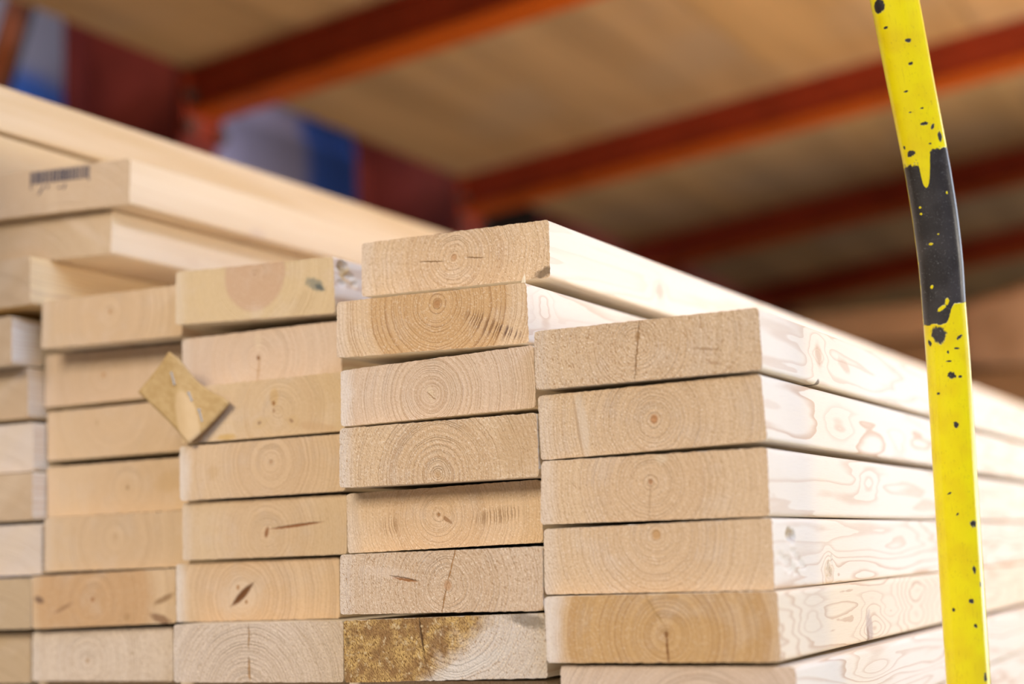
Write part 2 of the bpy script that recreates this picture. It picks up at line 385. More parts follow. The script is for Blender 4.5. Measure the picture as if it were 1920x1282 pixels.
plank('tf', .961, (-783.8, 4.5), (-636.5, 4.9), (-637.2, -37.9), (-783.7, -38.7),
      'sixth plank in third stack from right, thick dark diagonal split in centre',
      dict(pith=(-12, -4), sp=2.7, ct=.5, rough=.45, pr=0, hs=.35, pale=.8, wob=4.,
           f=[('blob', -12, -3, 16, 12, 20, (.68, .53, .38), .6, .7), ('crack', -20, -9.5, -4, 4, 2.7, (.17, .07, .025), .97), ('crack', -22, -10.5, -2, 5.5, .8, (.17, .07, .025), .97), ('blob', -16, 3, 1.5, 1.8, 0, (.40, .20, .08), .8), ('blob', -8.5, -8, 1.3, 1.5, 0, (.36, .18, .07), .8)]), 19)
plank('tg', .934, (-764.4, -39.2), (-616.7, -38.4), (-617.3, -80.2), (-764.5, -80.7),
      'whitish plank end with vertical crack, lowest in view of third stack from right',
      dict(pith=(-8, -30), sp=2.6, ct=.35, rough=1.3, pr=0, hs=.1, pale=.3, sap=(.74, .58, .44), fleck=(.56, .40, .25), wob=4.,
           f=[('crack', -6, 20, -6.5, 2, .6, (.45, .25, .10), .9), ('crack', -6.5, -4, -6, -20, 1.1, (.50, .28, .12), .9)]), 20)

# --- fourth stack from right
DB = dict(rough=.3, dull=.25)
plank('fa', .990, (-946.8, 227.0), (-799.8, 225.0), (-799.8, 184.0), (-948.0, 187.2),
      'top plank of fourth stack from right, below the overhanging boards, pith dot in soft rings',
      dict(pith=(0, 5), sp=2.6, ct=.4, pr=1.8, pc=(.40, .18, .06), hs=.4, pale=.3, **DB), 21)
plank('fb', 1.016, (-967.9, 185.8), (-822.0, 182.2), (-822.5, 141.5), (-969.5, 141.3),
      'second plank in fourth stack from right, pith dot left of cardboard tag',
      dict(pith=(-8, 1), sp=3.2, ct=.3, pr=2., pc=(.44, .20, .07), hs=.3, pale=.3, sap=(.655, .475, .32), **DB), 22)
plank('fc', 1.005, *rect(-955, -807, 135.3, 94.6),
      'third plank in fourth stack from right, plain end below the tag corner',
      dict(pith=(0, 20), sp=2.6, ct=.22, pr=0, hs=.3, pale=.1, f=[('blob', -20, 8, 1.2, 3, 0, (.40, .24, .11), .6)], **DB), 23)
plank('fd', 1.0, *rect(-950.5, -802.5, 88.6, 46.9),
      'fourth plank in fourth stack from right, small dark dot, yellowish knot at right',
      dict(pith=(12, 0), sp=2.8, ct=.15, pr=1.6, pc=(.30, .16, .06), hs=.3, pale=.1, f=[('blob', 58, 3, 18, 8, 10, (.56, .35, .15), .5)], **DB), 24)
plank('fe', .985, *rect(-938.6, -790.6, 45.8, 2.6),
      'fifth plank in fourth stack from right, faint rings, directly above orange tinted end',
      dict(pith=(0, 3), sp=2.6, ct=.3, pr=1.2, pc=(.46, .25, .11), ps=.6, hs=.3, pale=.3, **DB), 25)
plank('ff', .978, (-945.7, -.8), (-798.2, 1.6), (-797.7, -39.8), (-944.5, -42.7),
      'orange tinted plank end with dark smudges left and right, fourth stack from right',
      dict(pith=(-10, 0), sp=2.6, ct=.35, pr=1.9, pc=(.34, .14, .045), heart=(.56, .33, .16), hr=60, hw=8, hs=.9, pale=.0, rough=.3,
           f=[('blob', -66, 1, 5, 2.5, -20, (.16, .09, .06), .8), ('blob', -40, -6, 9, 1.6, 22, (.30, .16, .08), .7), ('blob', 62, -1, 10, 2.2, 20, (.30, .17, .08), .8), ('blob', 58, -16, 10, 3, -15, (.24, .12, .06), .8), ('blob', 25, -14, 3, 3, 0, (.36, .20, .08), .5)]), 26)
plank('fg', .985, (-951.2, -45.5), (-806.9, -43.1), (-806.9, -84.3), (-951.2, -84.3),
      'whitish plank end with brown pith, lowest in view of fourth stack from right',
      dict(pith=(-14, -4), sp=3.4, ct=.3, pr=2.2, pc=(.46, .28, .15), hs=0, pale=.3, sap=(.74, .585, .44), rough=1.), 27)

# --- leftmost stack
G0 = dict(rough=.3, dull=.3)
def lb(*fs): return list(fs)
STRIPE = [('blob', 0, -30, 120, 10, 40, (.68, .53, .38), .5, .7)]
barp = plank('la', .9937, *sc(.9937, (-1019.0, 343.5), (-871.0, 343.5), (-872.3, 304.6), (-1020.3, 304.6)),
      'top plank of the leftmost stack, brownish end printed with a small barcode',
      dict(pith=(10, -60), sp=2.6, ct=.12, pr=0, hs=.3, pale=0., sap=(.55, .39, .245), heart=(.52, .35, .20), ssp=5., sct=.3, side=(.69, .52, .32), sb=[(189, -15, 12, 5, 0, (.60, .44, .30), .6)],  # side colour darkened in place of light falloff towards the left
           f=[('blob', 0, -12, 5, 14, 0, (.62, .46, .30), .5)], **G0), 28, skew=.025)
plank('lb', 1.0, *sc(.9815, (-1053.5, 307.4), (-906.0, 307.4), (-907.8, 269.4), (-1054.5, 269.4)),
      'second plank of leftmost stack, jutting right over a gap, under the barcode plank',
      dict(pith=(-30, -60), sp=2.6, ct=.12, pr=0, hs=.2, pale=0., sap=(.54, .385, .23), ssp=5., sct=.3, side=(.74, .56, .34), f=[('blob', 45, 5, 30, 4, -35, (.64, .49, .34), .6, .7)], **G0), 29, skew=.022)  # side darkened for light falloff, warmed for bounce light under the overhang
plank('lc', .978, *rect(-1097, -949, 264.2, 223.6),
      'third plank of leftmost stack, supporting the plank that juts out right',
      dict(pith=(20, -80), sp=2.6, ct=.15, pr=0, hs=.2, pale=0., sap=(.53, .375, .235), side=(.84, .57, .23), f=STRIPE, **G0), 30)  # amber side colour paints in the warm bounce light below the overhang
plank('ld', .9795, *rect(-1118.5, -970.5, 216, 175.4),
      'fourth plank of the leftmost stack, set back leftwards below a dark gap',
      dict(pith=(20, -80), sp=2.6, ct=.15, pr=0, hs=.2, pale=0., sap=(.53, .375, .235), f=STRIPE, **G0), 31)
plank('le', .998, *rect(-1118, -970, 174.2, 132),
      'fifth plank of the leftmost stack, slanting pale stripe across its plain end',
      dict(pith=(20, -80), sp=2.6, ct=.15, pr=0, hs=.2, pale=0., sap=(.54, .38, .235), f=STRIPE, **G0), 32)
plank('lf', .991, *rect(-1105, -957, 126.2, 86.0),
      'sixth plank of the leftmost stack, greyish pale end lighter than its upper neighbour',
      dict(pith=(20, -80), sp=2.6, ct=.15, pr=0, hs=0., pale=0., sap=(.66, .54, .44), rough=.3, f=STRIPE), 33)
plank('lg', .985, *rect(-1100, -952, 84.6, 45.4),
      'seventh plank of the leftmost stack, tan end between two greyish pale ends',
      dict(pith=(20, -80), sp=2.6, ct=.15, pr=0, hs=.2, pale=0., sap=(.54, .385, .245), f=STRIPE, **G0), 34)
plank('lh', .985, *rect(-1090, -942, 41.8, .5),
      'eighth plank of the leftmost stack, greyish pale end almost touching the next stack',
      dict(pith=(20, -80), sp=2.6, ct=.15, pr=0, hs=0., pale=0., sap=(.66, .54, .44), rough=.3, f=STRIPE), 35)
plank('li', .9785, *rect(-1094.5, -946.5, -1.7, -42.6),
      'ninth plank of the leftmost stack, brown end beside the orange tinted end',
      dict(pith=(20, -80), sp=2.6, ct=.15, pr=0, hs=.2, pale=0., sap=(.52, .375, .225), **G0), 36)
plank('lj', .99, *rect(-1105.7, -957.7, -45.7, -86.7),
      'lowest plank in view of the leftmost stack, brown end beside the whitish end',
      dict(pith=(20, -80), sp=2.6, ct=.15, pr=0, hs=.2, pale=0., sap=(.53, .38, .225), **G0), 37)

# --- long boards on the very top at the left, their ends outside the frame
TB = dict(pith=(-40, 40), sp=2.6, ct=.2, pr=0, hs=.2, side=(.56, .38, .185), ssp=5., sct=.2)  # side tone lowered to carry the weaker light at the far left
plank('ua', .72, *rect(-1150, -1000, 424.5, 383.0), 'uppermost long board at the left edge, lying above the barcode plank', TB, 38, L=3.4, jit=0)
plank('ub', .70, *rect(-1150, -1000.5, 380.0, 342.0), 'second highest long board at the left edge, lying on the barcode plank', dict(TB, side=(.60, .425, .22)), 39, L=3.4, jit=0)  # side likewise darkened for the light falloff

# --- hidden lower layers down to the bearers (bearer tops at -155)
def filler(key, Y, xl, xr, ztop, n, seed, what):
    t = (ztop + 155) / n
    for i in range(n):
        a = ztop - t * i - .2; b = ztop - t * (i + 1) + (.2 if i < n - 1 else 0)
        plank(key + 'xy'[i], Y, *rect(xl, xr, a, b), ('upper' if i == 0 and n > 1 else 'bottom') + ' plank hidden below the frame in ' + what,
              dict(pith=(5, 0), sp=2.4, ct=.4, hs=.3), seed + i, jit=0)
filler('rx', .9, -433, -285, -107, 1, 50, 'the rightmost stack')
filler('sx', .91, -597, -449, -77, 2, 52, 'the second stack from right')
filler('tx', .955, -775, -627, -80.7, 2, 54, 'the third stack from right')
filler('fx', 1.0, -960, -812, -84.3, 2, 56, 'the fourth stack from right')
filler('lx', 1.0, -1125, -977, -86.7, 2, 58, 'the leftmost stack')

# torn splinter standing up on the corner of the orange-heart plank
M_edge = plain_wood('splinter_wood', (.80, .66, .46), (.72, .56, .36))
def splinter():
    host = next(o for o in bpy.data.objects if o.get('label', '').startswith('second plank down in second stack'))
    bm = bmesh.new()
    base = [bm.verts.new(p) for p in ((-.0012, .0, -.001), (.0012, .0, -.001), (.001, .002, -.001), (-.001, .002, -.001))]
    mid = [bm.verts.new((v.co.x * .6 + .0006, v.co.y * .7, .0022)) for v in base]
    tip = bm.verts.new((.0014, .0006, .0052))
    for i in range(4):
        bm.faces.new((base[i], base[(i + 1) % 4], mid[(i + 1) % 4], mid[i])); bm.faces.new((mid[i], mid[(i + 1) % 4], tip))
    bm.faces.new(list(reversed(base)))
    link('splinter', mesh_of(bm, 'splinter'), M_edge, host, (.0715, .0002, .0195))
splinter()

# barcode printed on the top plank's end
def barcode(host):
    s = NT('stamp_ink'); n, _ = s.noise(s.coord(), 900, 2, .6)
    ink = s.fin(s.mix(s.sm(n, .35, .7), (.05, .045, .06), (.13, .11, .12)), .7, .2)
    bm = bmesh.new(); g = random.Random(3)
    def quad(x0, x1, z0, z1, lean=0.):
        ps = []
        for (x, z) in ((x0, z0), (x1, z0), (x1 + lean, z1), (x0 + lean, z1)):
            yy = .025 * x / .148
            ps.append((x, yy - .0004, z))
        b = [bm.verts.new(p) for p in ps]; t = [bm.verts.new((p[0], p[1] + .0005, p[2])) for p in ps]
        bm.faces.new(b); bm.faces.new(list(reversed(t)))
        for i in range(4): bm.faces.new((b[i], t[i], t[(i + 1) % 4], b[(i + 1) % 4]))
    x = -.0205; x1 = .0345
    while x < x1:
        w = g.choice((.0009, .0014, .002)); quad(x, min(x + w, x1), .0070, .0175); x += w + g.choice((.0007, .0012))
    quad(-.0210, -.0202, .0025, .0175); quad(.0347, .0355, .0045, .0175)
    quad(-.0140, -.0125, -.0025, .0045, .005); quad(-.0055, -.0040, .0020, .0050, .001); quad(.010, .0115, .000, .0040, .002); quad(.0055, .0085, .001, .0022)
    o = link('barcode', mesh_of(bm, 'barcode'), ink, host, (0, 0, 0))
    o['label'] = 'dark printed barcode'
barcode(barp)

# ------------------------------------------------------------------ cardboard tag stapled across two stacks
def card():
    s = NT('brown_cardboard'); P = s.coord('UV')
    u, v, _ = s.sep(P)
    n, _ = s.noise(P, 9, 3, .6); n2, _ = s.noise(s.vm('MULTIPLY', P, (1, 8, 1)), 14, 2, .6)
    c = s.mix(s.sm(n, .35, .7), (.46, .29, .115), (.54, .36, .16))
    bl = s.blob(u, v, .74, .72, .46, .17, 45, .14, n, .5)
    c = s.mix(s.m('MULTIPLY', bl, .75), c, (.66, .46, .25))
    c = s.mix(s.sm(n2, .62, .8, 0, .35), c, (.30, .18, .06))
    m = s.fin(c, .65, .25)
    # corners (x, z) in mm, plane tilted to follow both stacks
    top, rgt, bot, lft = Vector((-779, 165.2)), Vector((-722.5, 121.6)), Vector((-757, 93.2)), Vector((-811, 136.8))
    N = 20; th = .0011; bm = bmesh.new(); uvl = bm.loops.layers.uv.new('UVMap')
    def P3(a, b):   # a along top->right, b along top->left
        q = top.lerp(rgt, a) * (1 - b) + lft.lerp(bot, a) * b
        # wavy upper-right edge where the sheet bends away
        w = math.exp(-(b / .35) ** 2) * math.sin(max(0, min(1, (a - .15) / .75)) * math.pi) * -5.0
        q = q + Vector((w * .75, w * .66)) * 1.
        y = .9505 + .002 * math.sin(a * math.pi * 1.1) * (1 - b) - .004 * (a * b) ** 2 - .002 * math.exp(-((a - b) / .22) ** 2)
        y -= .0012 * math.exp(-((a - .9) / .2) ** 2)
        return Vector((q.x / 1000, y, q.y / 1000 + CZ))
    O = Vector((-.767, .945, .1295 + CZ))
    grid = {}
    for side in (0, 1):
        for i in range(N + 1):
            for j in range(N + 1):
                p = P3(i / N, j / N) - O; p.y += th * side
                grid[side, i, j] = bm.verts.new(p)
    def face(vs, uv):
        f = bm.faces.new(vs); f.smooth = True
        for l, t in zip(f.loops, uv): l[uvl].uv = t
    for i in range(N):
        for j in range(N):
            q = ((i, j), (i + 1, j), (i + 1, j + 1), (i, j + 1)); uv = [(a / N, b / N) for a, b in q]
            face([grid[0, a, b] for a, b in q], uv); face([grid[1, a, b] for a, b in reversed(q)], list(reversed(uv)))
    ed = [(i, 0) for i in range(N)] + [(N, j) for j in range(N)] + [(i, N) for i in range(N, 0, -1)] + [(0, j) for j in range(N, 0, -1)]
    for a, b in zip(ed, ed[1:] + ed[:1]):
        f = bm.faces.new((grid[0, a[0], a[1]], grid[1, a[0], a[1]], grid[1, b[0], b[1]], grid[0, b[0], b[1]]))
        for l, t in zip(f.loops, (a, a, b, b)): l[uvl].uv = (t[0] / N, t[1] / N)
    o = link('cardboard_tag', mesh_of(bm, 'cardboard_tag'), m, None, O)
    tag(o, 'square brown cardboard tag stapled cornerwise over plank ends of two stacks', 'tag')
    s = NT('staple_steel'); steel = s.fin((.80, .79, .78), .35, .5, .7)
    for (x, z, a, L) in ((-776, 144.5, -72, .0105), (-760.5, 129.5, -62, .008), (-749.5, 114.5, -70, .0105)):
        # find the sheet's depth there
        best = min(((P3(i / 40, j / 40) - Vector((x / 1000, .945, z / 1000 + CZ))) * 1 for i in range(41) for j in range(41)), key=lambda d: d.x ** 2 + d.z ** 2)
        y = .945 + best.y
        bm = bmesh.new(); t = .0007
        box_bm(bm, -L / 2, L / 2, -t, 0, -t, t, None, .0002)
        for v in bm.verts: v.tag = False
        bm2 = bmesh.new()
        box_bm(bm2, -L / 2, L / 2, -.0008, .0, -.0007, .0007)
        for sx in (-1, 1):
            vs0 = len(bm2.verts); x0 = sx * (L / 2 - .0007)
            box_bm(bm2, x0 - .0007, x0 + .0007, -.0010, .004, -.0009, .0009)
        bm.free()
        so = link('staple', mesh_of(bm2, 'staple'), steel, o, (x / 1000 - O.x, y - O.y, z / 1000 + CZ - O.z))
        so.rotation_euler = (0, -R(a), 0)
card()

# ------------------------------------------------------------------ bearers under the stacks
M_bear = plain_wood('bearer_wood', (.40, .28, .17), (.28, .18, .10), (.1, 1, 1))
for i, y in enumerate((1.25, 2.4, 3.55)):
    bm = bmesh.new(); box_bm(bm, -.56, .56, -.045, .045, 0, CZ - .155, None, .004)
    o = link('bearer', mesh_of(bm, 'bearer'), M_bear, None, (-.73, y, 0))
    tag(o, ('nearest', 'middle', 'farthest')[i] + ' rough timber bearer under the plank stacks, below the frame', 'bearer', 'bearers under the plank stacks')

# ------------------------------------------------------------------ worn yellow steel tube
def pole():
    # centre line (x, y, z) measured at camera height
    pts = [(-.2125, 1.011, -.245), (-.2113, 1.011, -.086), (-.2109, 1.011, -.0275), (-.2102, 1.011, .038), (-.2093, 1.011, .105), (-.2091, 1.010, .132),
           (-.2089, 1.0085, .1525), (-.2084, 1.006, .1725), (-.2082, 1.002, .189), (-.2082, .9975, .2055), (-.2087, .993, .222), (-.2095, .989, .2385),
           (-.2137, .980, .2885), (-.2180, .972, .339), (-.2270, .958, .43), (-.2380, .945, .54), (-.2500, .935, .68)]
    rad = [.0133, .0132, .0134, .0134, .0135, .0135, .0135, .0138, .0140, .01405, .0141, .0141, .0145, .0149, .0149, .0149, .0149]
    def cr(a, b, c, d, t):
        return .5 * ((2 * b) + (c - a) * t + (2 * a - 5 * b + 4 * c - d) * t * t + (3 * b - a - 3 * c + d) * t ** 3)
    path = []; V = [Vector(p) for p in pts]
    for i in range(len(V) - 1):
        a, b, c, d = V[max(i - 1, 0)], V[i], V[i + 1], V[min(i + 2, len(V) - 1)]
        n = 6
        for k in range(n):
            t = k / n; path.append((cr(a, b, c, d, t), rad[i] + (rad[i + 1] - rad[i]) * t))
    path.append((V[-1], rad[-1]))
    NS = 40; bm = bmesh.new(); uvl = bm.loops.layers.uv.new('UVMap'); rings = []
    fwd = Vector((-.205, .978, .1)).normalized()       # away from the usual viewing side
    for i, (c, r) in enumerate(path):
        t = (path[min(i + 1, len(path) - 1)][0] - path[max(i - 1, 0)][0]).normalized()
        side = t.cross(fwd).normalized()
        side = side if side.x > 0 else -side
        f = side.cross(t).normalized(); f = -f if f.dot(fwd) > 0 else f
        ring = []
        for k in range(NS + 1):
            a = 2 * math.pi * (k / NS - .5)
            cs, sn = math.cos(a), math.sin(a)
            e = 1 / (abs(cs) ** 2.5 + abs(sn) ** 2.5) ** (1 / 2.5)      # slightly flattened tube
            ring.append((c + (f * cs * .8 + side * sn) * r * e, (k / NS - .5) * 2 * math.pi * .0137 * 1000, c.z * 1000))
        rings.append(ring)
    O = Vector((pts[0][0], pts[0][1], pts[0][2]))
    vs = [[bm.verts.new(ring[k][0] - O) for k in range(NS)] for ring in rings]
    for i in range(len(rings) - 1):
        for k in range(NS):
            f = bm.faces.new((vs[i][k], vs[i][(k + 1) % NS], vs[i + 1][(k + 1) % NS], vs[i + 1][k])); f.smooth = True
            for l, (ii, kk) in zip(f.loops, ((i, k), (i, k + 1), (i + 1, k + 1), (i + 1, k))):
                l[uvl].uv = (rings[ii][kk][1], rings[ii][kk][2])
    bm.faces.new(list(reversed(vs[0]))); bm.faces.new(vs[-1])
    # paint: UV is (arc mm around the tube, height mm)
    s = NT('chipped_yellow_paint'); P = s.coord('UV'); u, v, _ = s.sep(P)
    n, _ = s.noise(P, .16, 3, .6); nf, _ = s.noise(P, .55, 3, .6); nl, _ = s.noise(s.vm('MULTIPLY', P, (1, .12, 1)), .7, 3, .6)
    nd, _ = s.noise(P, .05, 2, .5)
    yel = s.mix(s.sm(nd, .35, .7), (.75, .61, .003), (.70, .52, .005))
    yel = s.mix(s.sm(nl, .56, .8, 0, .6), yel, (.50, .34, .01))
    ns, _ = s.noise(s.vm('MULTIPLY', P, (1, .35, 1)), .9, 4, .7); nm, _ = s.noise(P, .035, 2, .5)
    scf = s.m('MULTIPLY', s.sm(ns, .60, .68, 0, .75), s.sm(nm, .4, .6, .25, 1.))
    yel = s.mix(scf, yel, (.30, .20, .02))
    stl = s.mix(s.sm(nd, .35, .7), (.024, .019, .016), (.042, .035, .031))
    sc1, _ = s.noise(P, .8, 3, .7); sc2, _ = s.noise(P, .12, 2, .5)
    stl = s.mix(s.m('MULTIPLY', s.sm(sc1, .56, .74), s.sm(sc2, .40, .66, .1, .8)), stl, (.26, .25, .23))
    wob = s.m('ADD', s.m('MULTIPLY_ADD', n, 10., -5.), s.m('MULTIPLY_ADD', nf, 3., -1.5))
    # bare band between two ragged edges
    vv = s.m('ADD', v, wob)
    topedge = s.m('ADD', s.m('MULTIPLY', s.sm(u, -3, 3), 6.), 237.)
    topedge = s.m('SUBTRACT', topedge, s.m('MULTIPLY', s.blob(u, v, -1., 236, 2.6, 16., -6, .5), 24.))
    botedge = s.m('ADD', s.m('MULTIPLY', s.sm(u, 0, 7), 13.), 136.)
    band = s.m('MULTIPLY', s.sm(s.m('SUBTRACT', topedge, vv), -.5, .5), s.sm(s.m('SUBTRACT', s.m('MULTIPLY_ADD', n, 5., v), s.m('ADD', botedge, 2.5)), -.4, .4))
    leftkeep = s.sm(s.m('MULTIPLY_ADD', n, 5., u), -15.6, -14.9)
    band = s.m('MULTIPLY', band, leftkeep)
    mask = band
    def chip(cu, cv, ru, rv, a=0.):
        nonlocal mask
        mask = s.m('MAXIMUM', mask, s.blob(u, v, cu, cv, ru, rv, a, .12, s.m('MULTIPLY_ADD', n, .8, s.m('MULTIPLY_ADD', ns, .5, -.15)) if max(ru, rv) > 3 else ns, 1.3 if max(ru, rv) > 3 else 2.2))
    for c in ((-9.5, 336, 3.6, 4.2, 0), (3.5, 341, 1.4, 1.8, -20), (-3, 344, 2, 1.5, 30), (-12, 352, 2, 1.5, 0), (-8, 322, 1.3, .8, 0), (3, 311, 1.7, 1.3, -20), (2, 297, 1.2, 1., 0),
              (-3.5, 281, 1.3, .6, 0), (3.5, 269, .9, .5, 0), (-3.5, 268, .9, .5, 0), (3, 259.5, 2.2, 1., 0), (7.5, 257, 1.8, .9, 60), (-8, 243.5, 2.6, 1.8, 20), (-11.5, 248, .9, 1.1, 0), (11, 250, 1.6, 3., 0), (4, 247, .9, .5, 0),
              (-4.5, 129.5, 4.5, 5.2, 0), (-11, 124.5, 1.2, 2.2, 20), (7.8, 127, 2.2, .9, 35), (1.5, 103, 2.6, 2., -30), (6.5, 102, 1.2, .8, 0), (-7.2, 92, .9, .9, 0), (2.4, 72, 1.5, 2.0, 10), (5.5, 120, 1.6, .6, 0), (.2, 118, .7, 1., 0), (0.5, 112, 1.6, .5, 0),
              (9.5, 11, 2.2, 2.0, 30), (8, -17, 1., 2.2, 0), (12, -26, .8, 1.8, 0), (5, -36, 1.5, 1.4, 0), (-6, -41, 1., 1.1, 0), (6.5, -51, 1., 1.2, 0), (-4, 30, 1.4, .5, 30), (0, 17, 1.2, .5, 40), (11, -82, 1.2, 3., 0)):
        chip(*c)
    # paint flecks left inside the bare band
    keep = s.m('MAXIMUM', s.blob(u, v, -1.5, 146, 3.2, 1.2, 35, .2, nf, .9), s.blob(u, v, 2., 150, 1.2, 2.4, -15, .2, nf, .9))
    for c in ((-4.5, 188, 1.2, .8, 0), (-6.5, 160, .9, 1.3, -20), (-8, 211, .8, .7, 0), (-8, 207, .8, .7, 0), (.5, 193.5, .6, .5, 0), (9, 217, .6, .8, 0)):
        keep = s.m('MAXIMUM', keep, s.blob(u, v, *c, .2, nf, .9))
    mask = s.m('MULTIPLY', mask, s.m('SUBTRACT', 1., keep))
    col = s.mix(mask, yel, stl)
    s.bump(s.m('MULTIPLY_ADD', mask, -1., s.m('MULTIPLY', nf, .15)), .5, .0006)
    m = s.fin(col, s.mix(mask, (.24, .24, .24), (.30, .30, .30)), .45)
    root = empty('bent_steel_post', (O.x, O.y, 0))
    tag(root, 'worn yellow bent steel tube with bare black band, upright beside the plank sides', 'post')
    link('tube', mesh_of(bm, 'tube'), m, root, (0, 0, O.z + CZ))
    bm = bmesh.new(); box_bm(bm, -.05, .05, -.05, .05, 0, .006, None, .001)
    link('base_plate', mesh_of(bm, 'base_plate'), m, root, (0, 0, 0))
pole()

# ------------------------------------------------------------------ cantilever rack: columns, arms, deck
def rack_paint(name, c, r=.45):
    s = NT(name); n, _ = s.noise(s.coord(), 9, 3, .6)
    return s.fin(s.mix(s.sm(n, .4, .7), c, tuple(v * .8 for v in c)), r, .3)
M_red = rack_paint('red_oxide_paint', (.33, .038, .010))
M_lit = rack_paint('bounce_lit_paint', (.66, .12, .008))  # brighter orange puts bounce light into the colour of the arm undersides
M_col = rack_paint('maroon_paint', (.21, .030, .018))
s = NT('bolt_steel'); M_bolt = s.fin((.12, .10, .08), .5, .4, .6)
SL = .109                                    # arms rise outward
def hbeam(bm, pts8): pass
AX = -2.19; ARMZ = 1.0 + CZ
for i, Y in enumerate((1.53, 2.775, 4.02, 5.265, 6.51)):
    root = empty('cantilever_rack_upright', (AX - .17, Y, 0))
    tag(root, ('red rack column and arm nearest the camera, out of frame at the left', 'red rack column and arm in front, its arm crossing the upper left of the photo',
               'second red rack column, behind the first, its arm running to the upper right', 'third red rack column with an arm half hidden behind the yellow post',
               'farthest dim red rack column and arm above the dark gap')[i], 'rack upright', 'cantilever rack uprights')
    bm = bmesh.new(); H = 2.6; fl = .13; dp = .34
    box_bm(bm, -dp / 2, -dp / 2 + .014, -fl / 2, fl / 2, 0, H, None, .002)
    box_bm(bm, dp / 2 - .014, dp / 2, -fl / 2, fl / 2, 0, H, None, .002)
    box_bm(bm, -dp / 2 + .014, dp / 2 - .014, -.005, .005, 0, H)
    link('column', mesh_of(bm, 'column'), M_col, root)
    bm = bmesh.new(); box_bm(bm, -.9 + .17 , .75, -.17, .17, 0, .09, None, .003)
    link('foot_beam', mesh_of(bm, 'foot_beam'), M_red, root)
    # arm: tapered channel with wide bottom flange, rising outward
    L = 3.6
    def arm_box(y0, y1, z0, z1, x0=0., x1=L):
        b = bmesh.new(); box_bm(b, x0, x1, y0, y1, z0, z1, None, .002)
        for v in b.verts: v.co.z += v.co.x * SL
        return b
    b = arm_box(.012, .022, 0, .105); me = mesh_of(b, 'arm_web')
    arm = link('arm', me, M_red, root, (.17, -.05, ARMZ))
    link('bottom_flange', mesh_of(arm_box(0, .10, 0, .010), 'bottom_flange'), M_lit, arm)
    link('top_flange', mesh_of(arm_box(0, .10, .095, .105), 'top_flange'), M_red, arm)
    b = bmesh.new(); box_bm(b, 0, .014, -.02, .12, -.05, .088, None, .002)
    link('end_plate', mesh_of(b, 'end_plate'), M_red, arm)
    for (yy, zz) in ((-.005, -.03), (-.005, .04), (.106, -.03), (.106, .04)):
        b = bmesh.new(); bmesh.ops.create_cone(b, cap_ends=True, segments=6, radius1=.016, radius2=.016, depth=.014)
        bmesh.ops.rotate(b, verts=b.verts, matrix=Matrix.Rotation(R(90), 3, 'Y'))
        link('bolt', mesh_of(b, 'bolt'), M_bolt, arm, (.021, yy, zz))

# diagonal flat brace between the first two columns
def bar(name, a, b_, w, t, mat, parent=None):
    a, b_ = Vector(a), Vector(b_); d = (b_ - a); L = d.length; d.normalize()
    up = Vector((1, 0, 0)); sidev = d.cross(up).normalized()
    bm = bmesh.new(); box_bm(bm, -w / 2, w / 2, -t / 2, t / 2, 0, L, None, .002)
    M = Matrix((sidev, up, d)).transposed().to_4x4()
    bmesh.ops.transform(bm, matrix=M, verts=bm.verts)
    return link(name, mesh_of(bm, name), mat, parent, a)
M_obrn = rack_paint('brown_orange_paint', (.20, .045, .010))
M_shade = rack_paint('brace_shade', (.03, .022, .015))  # near-black colour paints the shaded side of the brace
br = bar('rack_brace', (-2.36, 1.895, .0), (-2.36, 2.41, 1.49), .045, .02, M_obrn)
bar('shaded_side', (-.03, .045, .0), (-.03, .56, 1.49), .045, .02, M_shade, br)
tag(br, 'thin orange diagonal brace at the upper left corner, left of the first red column', 'brace')

# deck of boards lying on the arms
M_deck = []
for i in range(3):
    s = NT('deck_board_%d' % i); P = s.coord()
    n, _ = s.noise(s.vm('MULTIPLY', P, (8, .5, 8)), 1., 4, .6); n2, _ = s.noise(P, 1.6, 3, .6); n3, _ = s.noise(s.vm('MULTIPLY', P, (40, 2, 40)), 1., 2, .6)
    a = ((.66, .385, .165), (.63, .375, .17), (.68, .395, .16))[i]
    c = s.mix(s.sm(n, .35, .7), a, tuple(v * .74 for v in a)); c = s.mix(s.sm(n2, .45, .75, 0, .5), c, (.50, .36, .235)); c = s.mix(s.sm(n3, .5, .8, 0, .25), c, (.30, .19, .10))
    M_deck.append(s.fin(c, .7, .15))
ang = math.atan(SL)
xs = [0.0]
while xs[-1] < 3.5: xs.append(xs[-1] + .50)
names = ('first', 'second', 'third', 'fourth', 'fifth', 'sixth', 'seventh')
for j, (y0, y1) in enumerate(((1.40, 5.24), (5.25, 8.4))):
    for i in range(7):
        bm = bmesh.new(); box_bm(bm, .002, .498, y0, y1, 0, .022, None, .001)
        o = link('deck_board', mesh_of(bm, 'deck_board'), M_deck[(i + 2 * j) % 3])
        o.location = (AX + .005 + xs[i] * math.cos(ang), 0, ARMZ + .1055 + xs[i] * math.sin(ang)); o.rotation_euler = (0, -ang, 0)
        tag(o, names[i] + ' wide wooden deck board from the rack columns, ' + ('near' if j == 0 else 'far') + ' row on the red arms', 'shelf board', 'deck boards of the rack')

